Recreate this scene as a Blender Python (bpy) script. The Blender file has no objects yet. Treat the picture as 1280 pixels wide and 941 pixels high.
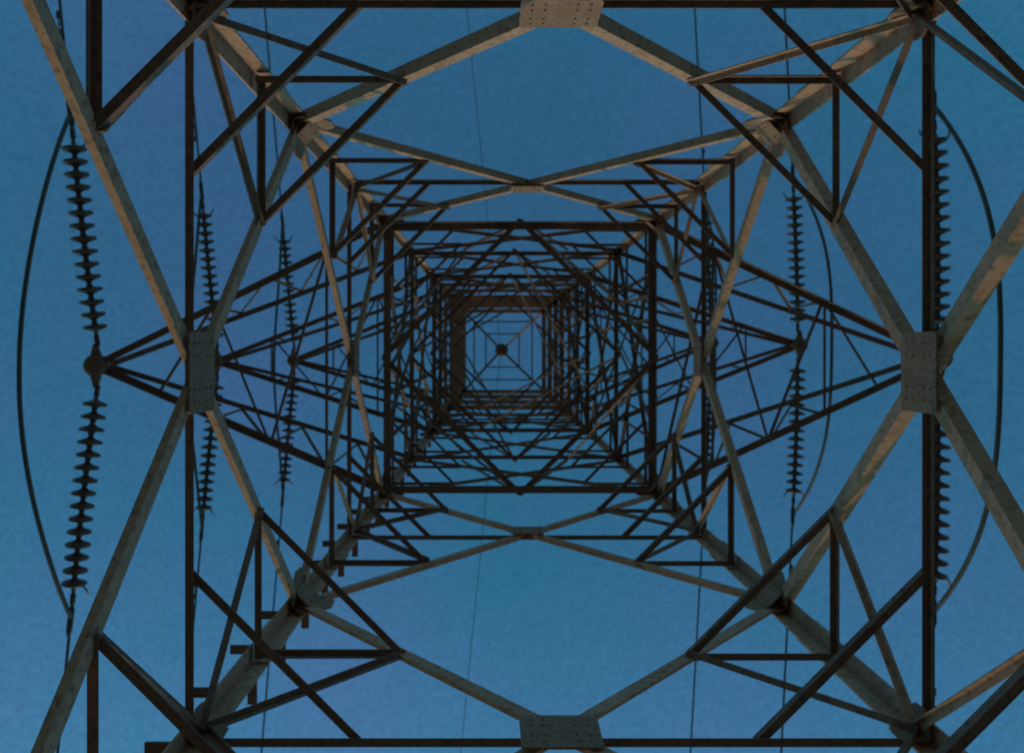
import bpy, math, random
from mathutils import Vector, Matrix
random.seed(7)
scene = bpy.context.scene
U = 8.0            # metres per level unit
EYE = 1.5          # camera height above ground
AX, AY = 0.704, 0.264   # tower axis (photographer stands slightly off centre)

def W(h): return (508 - 50*h)*0.008
def Z(h): return EYE + U*h
def corner(sx, sy, h):
    w = W(h); return Vector((AX+sx*w, AY+sy*w, Z(h)))
FACES = {'n': Vector((0,-1,0)), 's': Vector((0,1,0)), 'w': Vector((-1,0,0)), 'e': Vector((1,0,0))}
def F(face, t, h):
    w = W(h); n = FACES[face]
    if n.x == 0: return Vector((AX+t*w, AY+n.y*w, Z(h)))
    return Vector((AX+n.x*w, AY+t*w, Z(h)))

class MB:
    def __init__(s): s.v=[]; s.f=[]; s.sm=[]
    def add(s, vs, fs, smooth=False):
        o=len(s.v); s.v+= [tuple(v) for v in vs]
        for f in fs: s.f.append([i+o for i in f]); s.sm.append(smooth)
    def obj(s, name, mat, parent=None):
        me=bpy.data.meshes.new(name); me.from_pydata(s.v,[],s.f); me.update()
        me.polygons.foreach_set('use_smooth', s.sm)
        me.materials.append(mat)
        ob=bpy.data.objects.new(name, me); scene.collection.objects.link(ob)
        if parent: ob.parent=parent
        return ob

def angle_bar(mb, a, b, w, n, t=None, jit=0.02, flip=False, off=0.0, w2=None):
    """rolled-steel L section from a to b; one flange in the plane whose normal is n, one turned inward"""
    t = t or max(0.012, w*0.1); w2=w2 or w
    d=(b-a); L=d.length
    if L<1e-4: return
    d.normalize()
    n=(n-d*n.dot(d))
    if n.length<1e-4: n=d.orthogonal()
    n.normalize(); u=d.cross(n)
    if flip: u=-u
    o = n*(off+random.uniform(-jit,jit)) - u*(w/2)
    prof=[(0,0),(w,0),(w,t),(t,t),(t,w2),(0,w2)]
    va=[a+o+u*p[0]-n*p[1] for p in prof]; vb=[b+o+u*p[0]-n*p[1] for p in prof]
    fs=[[i,(i+1)%6,(i+1)%6+6,i+6] for i in range(6)]
    fs+=[[5,4,3,2,1,0],[6,7,8,9,10,11]]
    mb.add(va+vb, fs)

def box(mb, c, ex, ey, ez, sx, sy, sz):
    vs=[]
    for i in (-1,1):
        for j in (-1,1):
            for k in (-1,1):
                vs.append(c+ex*(i*sx/2)+ey*(j*sy/2)+ez*(k*sz/2))
    mb.add(vs,[[0,1,3,2],[4,6,7,5],[0,4,5,1],[2,3,7,6],[0,2,6,4],[1,5,7,3]])

def plate(mb, c, n, w, h, t=0.025, cut=0.2, bm=None):
    """gusset plate with clipped corners in the plane with normal n"""
    n=n.normalized(); up=Vector((0,0,1)); up=(up-n*up.dot(n)).normalized(); r=up.cross(n)
    c=c+n*random.uniform(-0.002,0.002)
    k=min(w,h)*cut
    pts=[(-w/2+k,-h/2),(w/2-k,-h/2),(w/2,-h/2+k),(w/2,h/2-k),(w/2-k,h/2),(-w/2+k,h/2),(-w/2,h/2-k),(-w/2,-h/2+k)]
    va=[c+r*x+up*y+n*t/2 for x,y in pts]; vb=[c+r*x+up*y-n*t/2 for x,y in pts]
    mb.add(va+vb,[[i,i+8,(i+1)%8+8,(i+1)%8] for i in range(8)]+[list(range(8)),list(range(15,7,-1))])
    if bm is not None:
        for ix in (-0.36,-0.2,0.2,0.36):
            for iy in (-0.34,-0.15,0.15,0.34):
                p=c+r*(ix*w)+up*(iy*h)-n*(t/2+0.001)
                tube(bm,[p, p-n*0.014],0.011,6,False)

def tube(mb, pts, rad, seg=8, smooth=True):
    N=len(pts); vs=[]
    for i,p in enumerate(pts):
        d=(pts[min(i+1,N-1)]-pts[max(i-1,0)]).normalized()
        a=d.cross(Vector((0,0,1)))
        if a.length<1e-3: a=Vector((1,0,0))
        a.normalize(); b=d.cross(a)
        r = rad[i] if isinstance(rad,(list,tuple)) else rad
        for k in range(seg):
            th=2*math.pi*k/seg; vs.append(p+a*(r*math.cos(th))+b*(r*math.sin(th)))
    fs=[]
    for i in range(N-1):
        for k in range(seg):
            fs.append([i*seg+k,i*seg+(k+1)%seg,(i+1)*seg+(k+1)%seg,(i+1)*seg+k])
    fs.append(list(range(seg-1,-1,-1))); fs.append([(N-1)*seg+k for k in range(seg)])
    mb.add(vs,fs,smooth)

def mat_steel(name, c1, c2, c3, rough=0.85, metal=0.0, scale=1.5, spec=.15):
    m=bpy.data.materials.new(name); m.use_nodes=True; nt=m.node_tree; bs=nt.nodes['Principled BSDF']
    tc=nt.nodes.new('ShaderNodeTexCoord')
    n1=nt.nodes.new('ShaderNodeTexNoise'); n1.inputs['Scale'].default_value=scale; n1.inputs['Detail'].default_value=8; n1.inputs['Roughness'].default_value=0.65
    n2=nt.nodes.new('ShaderNodeTexNoise'); n2.inputs['Scale'].default_value=scale*9; n2.inputs['Detail'].default_value=6
    for n in (n1,n2): nt.links.new(tc.outputs['Object'], n.inputs['Vector'])
    r1=nt.nodes.new('ShaderNodeValToRGB'); r1.color_ramp.elements[0].position=.35; r1.color_ramp.elements[1].position=.68
    r1.color_ramp.elements[0].color=(*c1,1); r1.color_ramp.elements[1].color=(*c2,1)
    nt.links.new(n1.outputs['Fac'], r1.inputs['Fac'])
    r2=nt.nodes.new('ShaderNodeValToRGB'); r2.color_ramp.elements[0].position=.5; r2.color_ramp.elements[1].position=.7
    r2.color_ramp.elements[0].color=(0,0,0,1); r2.color_ramp.elements[1].color=(.8,.8,.8,1)
    nt.links.new(n2.outputs['Fac'], r2.inputs['Fac'])
    mx=nt.nodes.new('ShaderNodeMix'); mx.data_type='RGBA'
    nt.links.new(r2.outputs['Color'], mx.inputs['Factor']); nt.links.new(r1.outputs['Color'], mx.inputs['A']); mx.inputs['B'].default_value=(*c3,1)
    nt.links.new(mx.outputs['Result'], bs.inputs['Base Color'])
    bs.inputs['Roughness'].default_value=rough; bs.inputs['Metallic'].default_value=metal
    bs.inputs['Specular IOR Level'].default_value=spec
    bp=nt.nodes.new('ShaderNodeBump'); bp.inputs['Strength'].default_value=.3; bp.inputs['Distance'].default_value=.01
    nt.links.new(n2.outputs['Fac'], bp.inputs['Height']); nt.links.new(bp.outputs['Normal'], bs.inputs['Normal'])
    return m
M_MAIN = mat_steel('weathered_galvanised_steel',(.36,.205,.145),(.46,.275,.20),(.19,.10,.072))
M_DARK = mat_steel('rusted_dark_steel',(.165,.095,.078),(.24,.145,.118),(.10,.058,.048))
M_PLATE= mat_steel('gusset_plate_steel',(.24,.135,.095),(.32,.19,.14),(.14,.075,.052),scale=3)
M_INS  = mat_steel('brown_glazed_porcelain',(.11,.065,.056),(.14,.085,.072),(.085,.05,.042),rough=.45,spec=.35)
M_WIRE = mat_steel('aluminium_conductor',(.07,.066,.066),(.11,.10,.10),(.055,.05,.05),rough=.6)
M_CONC = mat_steel('concrete',(.30,.29,.27),(.38,.37,.34),(.2,.19,.17),rough=.9)
M_GND  = mat_steel('dry_grass_soil',(.27,.175,.10),(.36,.245,.15),(.14,.12,.055),rough=.95,scale=.35)

tower=bpy.data.objects.new('transmission_tower',None); scene.collection.objects.link(tower)
legs=MB(); prim=MB(); sec=MB(); plates=MB(); bolts=MB(); arms=MB(); steps=MB()

H0=-EYE/U; HT=4.9; HP=5.9
lv=[H0,.52,1.45,2.3,2.8,3.4,4.15,HT]
for sx in (-1,1):
    for sy in (-1,1):
        for a,b in zip(lv[:-1],lv[1:]):
            pa,pb=corner(sx,sy,a),corner(sx,sy,b)
            w=.235 if b<1.5 else (.215 if b<2.4 else .18)
            ux=Vector((-sx,0,0)); uy=Vector((0,-sy,0)); t=.026
            prof=[(0,0),(w,0),(w,t),(t,t),(t,w),(0,w)]
            va=[pa+ux*(p[0]-.08)+uy*(p[1]-.08) for p in prof]; vb=[pb+ux*(p[0]-.08)+uy*(p[1]-.08) for p in prof]
            legs.add(va+vb,[[i,(i+1)%6,(i+1)%6+6,i+6] for i in range(6)]+[[5,4,3,2,1,0],[6,7,8,9,10,11]])
        for h in (.75,1.3,1.75,2.15):
            pa,pb=corner(sx,sy,h-.03),corner(sx,sy,h+.03); w=.255
            prof=[(0,0),(w,0),(w,.02),(.02,.02),(.02,w),(0,w)]
            va=[pa+Vector((-sx,0,0))*(p[0]-.105)+Vector((0,-sy,0))*(p[1]-.105) for p in prof]; vb=[pb+Vector((-sx,0,0))*(p[0]-.105)+Vector((0,-sy,0))*(p[1]-.105) for p in prof]
            legs.add(va+vb,[[i,(i+1)%6,(i+1)%6+6,i+6] for i in range(6)]+[[5,4,3,2,1,0],[6,7,8,9,10,11]])
        ap=Vector((AX+sx*.12,AY+sy*.12,Z(HP)))
        angle_bar(sec,corner(sx,sy,HT),ap,.13,Vector((sx,sy,0)),jit=0)
        nd=Vector((sx,sy,.06)).normalized()
        for h,w,hh in ((1.45,.46,.50),(2.3,.40,.36)):
            plate(plates,corner(sx,sy,h)-nd*.2,nd,w,hh,cut=.25,bm=bolts if h<2 else None)

def x_panel(hb,ht,wd,ws,redund=True,ring=True,mbd=prim,main=True,rw=None):
    wb,wt=W(hb),W(ht); hc=hb+(ht-hb)*wb/(wb+wt)
    ml,mu=(hb+hc)/2,(hc+ht)/2
    def tl(h):
        x = wb + (-wt-wb)*(h-hb)/(ht-hb)
        return abs(x)/W(h)
    for fc,n in FACES.items():
        if main:   # stems turned outwards so the plates sit on the flat inner faces
            angle_bar(mbd,F(fc,-1,hb),F(fc,1,ht),wd,-n,off=.03,jit=.003,w2=wd)
            angle_bar(mbd,F(fc,1,hb),F(fc,-1,ht),wd,-n,off=.055,jit=.003,flip=True,w2=wd)
        else:
            angle_bar(mbd,F(fc,-1,hb),F(fc,1,ht),wd,n,off=.03,jit=.004)
            angle_bar(mbd,F(fc,1,hb),F(fc,-1,ht),wd,n,off=.0,jit=.004,flip=True)
        if ring:
            angle_bar(sec,F(fc,-1,hc),F(fc,1,hc),rw or ws,n,off=.10 if main else .02,jit=.004)
        if redund:
            for s in (-1,1):
                for hm in (ml,mu):
                    m=F(fc,s*tl(hm),hm)
                    angle_bar(sec,m,F(fc,s,hm),ws,n,off=0 if main else .01)
                    if ring: angle_bar(prim if random.random()<.3 else sec,m,F(fc,s*.98,hc),ws*.95,n,off=-.03)
    if redund:
        for sx in (-1,1):
            for sy in (-1,1):
                fx='w' if sx<0 else 'e'; fy='n' if sy<0 else 's'
                for hm in (ml,mu):
                    angle_bar(sec,F(fy,sx*tl(hm),hm),F(fx,sy*tl(hm),hm),ws,Vector((0,0,-1)),jit=.01)
                if ring:
                    e=.1 if main else 0
                    angle_bar(sec,F(fy,sx*.55,hc)+FACES[fy]*e,F(fx,sy*.55,hc)+FACES[fx]*e,ws,Vector((0,0,-1)),jit=.01,off=-.03)
    return hc,ml,mu

for fc,n in FACES.items():
    for s in (-1,1):
        angle_bar(prim,F(fc,s,H0+.06),F(fc,0,.52),.14,n,off=-.03,jit=.005,flip=(s>0))
hc1,ml1,mu1=x_panel(.52,1.45,.16,.085)
hc2,ml2,mu2=x_panel(1.45,2.3,.13,.085)
x_panel(2.3,2.8,.09,.065,redund=True,ring=False,mbd=sec,main=False)
x_panel(2.8,3.4,.09,.065,redund=True,ring=False,mbd=sec,main=False)
x_panel(3.4,4.15,.10,.07,redund=True,ring=True,mbd=sec,main=False)
x_panel(4.15,4.9,.085,.06,redund=False,ring=False,mbd=sec,main=False)
for h,wr,w2 in ((2.3,.17,.17),(2.8,.11,.11),(3.4,.14,.14),(3.65,.10,.10),(3.9,.12,.13),(4.15,.15,.2),(4.38,.12,.2)):
    for fc,n in FACES.items():
        angle_bar(prim if h>3.6 and (fc=='n' or h>3.8) else sec,F(fc,-1,h),F(fc,1,h),wr,n,off=-.03,w2=w2)  # upper rings get the lighter steel: warm sunlight imitated by colour
    if h in (2.3,2.8,3.4,4.15):
        ms=[F('n',0,h),F('e',0,h),F('s',0,h),F('w',0,h)]
        for i in range(4): angle_bar(sec,ms[i],ms[(i+1)%4],.12 if h<2.4 else .08,Vector((0,0,-1)))
for ha,hb_ in ((2.3,2.8),(2.8,3.4),(3.4,4.15)):
    ms=[F(f,0,ha) for f in ('n','e','s','w')]
    cs=[F(f,t,hb_) for f,t in (('n',-.5),('e',-.5),('s',.5),('w',.5))]
    ds=[F(f,t,hb_) for f,t in (('n',.5),('e',.5),('s',-.5),('w',-.5))]
    for i in range(4):
        angle_bar(sec,ms[i],cs[i],.07,Vector((0,0,-1)),jit=.03)
        angle_bar(sec,ms[i],ds[i],.07,Vector((0,0,-1)),jit=.03)
        angle_bar(sec,ms[i],[cs,ds][(ha>2.5)][(i+1)%4],.065,Vector((0,0,-1)),jit=.05)
for fc in ('w','e'):
    for t in (-.62,-.28,.28,.62):
        angle_bar(sec,F(fc,t,2.3),F(fc,t*.9,3.4),.08,FACES[fc])
        angle_bar(sec,F(fc,t*.8,3.4),F(fc,t*.55,4.15),.09,FACES[fc])
    for t in (-.45,.1,.5):
        angle_bar(sec,F(fc,t,2.3),F(fc,t*.4-.3,2.8),.07,FACES[fc],off=-.05)
        angle_bar(sec,F(fc,t*1.3,3.4),F(fc,t,4.9),.10,FACES[fc],off=-.05)
for fc,n in FACES.items():
    for h in (4.6,4.9):
        angle_bar(prim,F(fc,-1,h),F(fc,1,h),.2,n,off=-.04)
for h in (5.2,5.5):
    f=(h-HT)/(HP-HT); w=W(HT)*(1-f)+.12*f
    q=[Vector((AX+a*w,AY+b*w,Z(h))) for a,b in ((-1,-1),(1,-1),(1,1),(-1,1))]
    for i in range(4): angle_bar(sec,q[i],q[(i+1)%4],.07,Vector((0,0,-1)))
box(arms,Vector((AX,AY,Z(HP))),Vector((1,0,0)),Vector((0,1,0)),Vector((0,0,1)),.5,.5,.3)
tube(arms,[Vector((AX,AY,Z(HP)-.7)),Vector((AX,AY,Z(HP)-.6)),Vector((AX,AY,Z(HP)-.2))],[.25,.4,.4],10)

for fc,n in FACES.items():
    nn=(n+Vector((0,0,.05))).normalized(); dz=Vector((0,0,1))
    plate(plates,F(fc,0,hc1)-n*.085-dz*.10,nn,.80,.60,bm=bolts,cut=.06)
    plate(plates,F(fc,0,hc2)-n*.085-dz*.08,nn,.62,.46,bm=bolts,cut=.08)
    for s in (-1,1):
        for h,w,hh in ((.52,.6,.7),(1.45,.62,.62),(2.3,.55,.5),(3.4,.45,.4)):
            plate(plates,F(fc,s*(1-.2/W(h)),h)-n*.005,nn,w,hh,cut=.3)
        plate(plates,F(fc,s*(1-.12/W(hc1)),hc1)-n*.03,nn,.36,.3,cut=.25)

h=.70; k=0
while h<4.1:
    p=corner(-1,1,h); L=.34 if h<2.3 else .26
    if k%2==0:
        box(steps,p+Vector((-.07-L/2,.0,0)),Vector((1,0,0)),Vector((0,1,0)),Vector((0,0,1)),L,.11,.03)
    else:
        box(steps,p+Vector((.06,.07+L/2,0)),Vector((1,0,0)),Vector((0,1,0)),Vector((0,0,1)),.11,L,.03)
    h+=.07; k+=1

ARM=[(2.3,2.8,-9.02,.46,10.32,.28),(3.4,3.9,-9.25,.54,10.5,-.02),(4.15,4.6,-8.1,.62,9.2,-.12)]
tips=[]
for ai,(hb,ht,xl,yl,xr,yr) in enumerate(ARM):
    for s,x,y in ((-1,xl,yl),(1,xr,yr)):
        T=Vector((x,y,Z(hb)+.1)); tips.append((s,T,ai))
        T2=T+Vector((-s*.1,0,.22))
        n_div=5 if ai==0 else 4
        low={};up={}
        for sy in (-1,1):
            a=corner(s,sy,hb); b=corner(s,sy,ht)
            e=T+Vector((0,sy*.13,0)); e2=T2+Vector((0,sy*.10,0))
            angle_bar(arms,a,e,.16,Vector((0,sy,0)),jit=.003)
            angle_bar(arms,b,e2,.13,Vector((0,sy,0)),jit=.003,off=-.02)
            low[sy]=[a.lerp(e,i/n_div) for i in range(n_div+1)]
            up[sy]=[b.lerp(e2,i/n_div) for i in range(n_div+1)]
            for i in range(n_div):
                if 0<i<4: angle_bar(arms,low[sy][i],up[sy][i],.06,Vector((0,sy,0)))
                if i<n_div-2: angle_bar(arms,low[sy][i],up[sy][i+1],.06,Vector((0,sy,0)))
        for i in range(1,n_div):
            if i%2: angle_bar(arms,low[-1][i],low[1][i],.06,Vector((0,0,-1)))
        for i in range(n_div-1):
            angle_bar(arms,low[-1 if i%2 else 1][i],low[1 if i%2 else -1][i+1],.06,Vector((0,0,-1)),off=-.05)
        c=T+Vector((s*.05,0,-.06))
        tube(arms,[c+Vector((0,0,-.16)),c+Vector((0,0,-.12)),c+Vector((0,0,.14)),c+Vector((0,0,.2))],[.15,.25,.25,.16],12)
        tube(arms,[c+Vector((0,-.5,-.02)),c+Vector((0,-.2,0)),c+Vector((0,.2,0)),c+Vector((0,.5,-.02))],[.06,.14,.14,.06],8)

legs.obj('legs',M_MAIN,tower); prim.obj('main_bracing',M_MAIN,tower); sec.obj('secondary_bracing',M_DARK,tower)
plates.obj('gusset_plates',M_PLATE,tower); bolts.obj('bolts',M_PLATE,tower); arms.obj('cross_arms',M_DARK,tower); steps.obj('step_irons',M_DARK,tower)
foot=MB()
for sx in (-1,1):
    for sy in (-1,1):
        p=corner(sx,sy,H0)
        vs=[]
        for r,z in ((.75,-.3),(.75,.12),(.42,.45)):
            for a,b in ((-1,-1),(1,-1),(1,1),(-1,1)): vs.append(Vector((p.x+a*r,p.y+b*r,z)))
        fs=[[3,2,1,0],[8,9,10,11]]+[[i,(i+1)%4,(i+1)%4+4,i+4] for i in range(4)]+[[i+4,(i+1)%4+4,(i+1)%4+8,i+8] for i in range(4)]
        foot.add(vs,fs)
foot.obj('concrete_footings',M_CONC,tower)

AHEAD=-.07
for s,T,ai in tips:
    ends=[]
    for sy in (-1,1):
        d=Vector((AHEAD,sy,-.10)).normalized()
        st=T+Vector((0,sy*.35,-.05))
        mb=MB()
        def at(q): return st+d*q+Vector((0,0,-.012*q*(4.9-q)))
        L0,L1=.42,4.72; nd=15; pitch=(L1-L0)/nd
        pts=[at(0),at(.1),at(.12),at(.36),at(.38)]; rad=[.03,.03,.06,.06,.03]
        for i in range(nd):
            q=L0+pitch*i; r0=random.uniform(.97,1.03)
            for dq,r in ((0,.06),(.03,.09),(.06,.17),(.085,.245),(.10,.26),(.15,.265),(.17,.24),(.175,.14),(.185,.075),(.27,.055)):
                pts.append(at(q+dq)); rad.append(r*r0)
        pts+=[at(4.76),at(4.8),at(5.0),at(5.05)]; rad+=[.03,.06,.06,.03]
        tube(mb,pts,rad,14)
        e=at(4.8); horn=[e+Vector((.34*s*math.cos(a),-sy*.3*math.sin(a),-.1*math.sin(a))) for a in [i*math.pi/8 for i in range(9)]]
        tube(mb,horn,.024,6)
        mb.obj('insulator_string',M_INS)
        E=at(5.05); ends.append((E,d))
        wb=MB(); P=[]
        for i in range(50):
            q=i*i*.07
            P.append(E+Vector((AHEAD*q,sy*q,-.06*q+.0004*q*q)))
        tube(wb,P,.036,6)
        tube(wb,[E-d*.05,E+d*.1,E+d*.55,E+d*.7],[.03,.07,.07,.03],8)
        for q in (2.2,):
            c=E+Vector((AHEAD*q,sy*q,-.06*q))
            tube(wb,[c,c+Vector((0,0,-.14))],.02,6)
            c=c+Vector((0,0,-.14)); tube(wb,[c+Vector((0,-.28,0)),c+Vector((0,-.12,0)),c+Vector((0,-.11,0)),c+Vector((0,.11,0)),c+Vector((0,.12,0)),c+Vector((0,.28,0))],[.055,.055,.015,.015,.055,.055],8)
        wb.obj('power_line',M_WIRE)
    jb=MB(); A=ends[0][0]+ends[0][1]*.3; B=ends[1][0]+ends[1][1]*.3; P=[]
    droop={-1:(1.65,.7,.6),1:(2.25,2.9,1.2)}[s][ai]
    for i in range(41):
        t=i/40; p=A.lerp(B,t); c=1-abs(2*t-1)**2.3
        p.z-=droop*c; p.x+=s*.12*c+.06*math.sin(t*9)
        P.append(p)
    tube(jb,P,.05,8); jb.obj('jumper_cable',M_WIRE)
gb=MB(); A=Vector((AX-.05,AY,Z(HP)-.1)); P=[]
for i in range(-45,46):
    q=i*abs(i)*.08; P.append(A+Vector((-abs(q)*.10,q,-abs(q)*.05+.0003*q*q)))
tube(gb,P,.018,6); gb.obj('earth_wire',M_WIRE)

g=MB(); N=60; vs=[];fs=[]
def gc(i):
    t=(i/N)*2-1; return math.copysign(abs(t)**3*3000,t)
for j in range(N+1):
    for i in range(N+1):
        x,y=gc(i),gc(j); r=math.hypot(x,y)
        z=0 if r<25 else (math.sin(x*.011+1)*math.cos(y*.013))*min(6,(r-25)*.03)
        vs.append(Vector((x,y,z)))
for j in range(N):
    for i in range(N):
        a=j*(N+1)+i; fs.append([a,a+1,a+N+2,a+N+1])
g.add(vs,fs,True); g.obj('ground',M_GND)

EL=math.radians(14); AZ=math.radians(8)
sd=bpy.data.lights.new('sun','SUN'); sd.energy=.95; sd.angle=math.radians(.5); sd.color=(1,.64,.38)
so=bpy.data.objects.new('sun',sd); scene.collection.objects.link(so)
so.rotation_euler=(-(math.pi/2-EL),0,AZ); so.location=(0,40,60)
w=bpy.data.worlds.new('World'); scene.world=w; w.use_nodes=True; nt=w.node_tree
bg=nt.nodes['Background']; sk=nt.nodes.new('ShaderNodeTexSky'); sk.sky_type='NISHITA'; sk.sun_disc=False
sk.sun_elevation=EL; sk.sun_rotation=-AZ; sk.ozone_density=2.5; sk.dust_density=.8
# patchy tint painted onto the dusk sky colour; finer noise imitates camera grain
tc=nt.nodes.new('ShaderNodeTexCoord')
nz=nt.nodes.new('ShaderNodeTexNoise'); nz.inputs['Scale'].default_value=2.2; nz.inputs['Detail'].default_value=4; nz.inputs['Roughness'].default_value=.6
nt.links.new(tc.outputs['Generated'],nz.inputs['Vector'])
rp=nt.nodes.new('ShaderNodeValToRGB'); rp.color_ramp.elements[0].position=.35; rp.color_ramp.elements[1].position=.65
rp.color_ramp.elements[0].color=(.38,1.30,1.25,1); rp.color_ramp.elements[1].color=(.74,1.20,1.38,1)
nt.links.new(nz.outputs['Fac'],rp.inputs['Fac'])
n2=nt.nodes.new('ShaderNodeTexNoise'); n2.inputs['Scale'].default_value=170; n2.inputs['Detail'].default_value=3; n2.inputs['Roughness'].default_value=.8
nt.links.new(tc.outputs['Generated'],n2.inputs['Vector'])
r2=nt.nodes.new('ShaderNodeMapRange'); r2.inputs['From Min'].default_value=.3; r2.inputs['From Max'].default_value=.7; r2.inputs['To Min'].default_value=.86; r2.inputs['To Max'].default_value=1.14
nt.links.new(n2.outputs['Fac'],r2.inputs['Value'])
mx=nt.nodes.new('ShaderNodeMix'); mx.data_type='RGBA'; mx.blend_type='MULTIPLY'; mx.inputs['Factor'].default_value=1; mx.clamp_result=False
nt.links.new(sk.outputs['Color'],mx.inputs['A']); nt.links.new(rp.outputs['Color'],mx.inputs['B'])
vm=nt.nodes.new('ShaderNodeVectorMath'); vm.operation='SCALE'
nt.links.new(mx.outputs['Result'],vm.inputs[0]); nt.links.new(r2.outputs['Result'],vm.inputs['Scale'])
nt.links.new(vm.outputs['Vector'],bg.inputs['Color']); bg.inputs['Strength'].default_value=.12

cd=bpy.data.cameras.new('camera'); cam=bpy.data.objects.new('camera',cd); scene.collection.objects.link(cam)
cam.location=(0,0,EYE); cam.rotation_euler=(math.pi,0,0)
cd.sensor_width=36; cd.lens=36*1000/1280; cd.clip_end=10000; cd.clip_start=.05
cd.shift_x=(640-612)/1280; cd.shift_y=-(470.5-432)/1280
cd.dof.use_dof=True; cd.dof.focus_distance=3.2; cd.dof.aperture_fstop=2.5
scene.camera=cam
scene.view_settings.view_transform='Standard'; scene.view_settings.look='None'; scene.view_settings.exposure=0
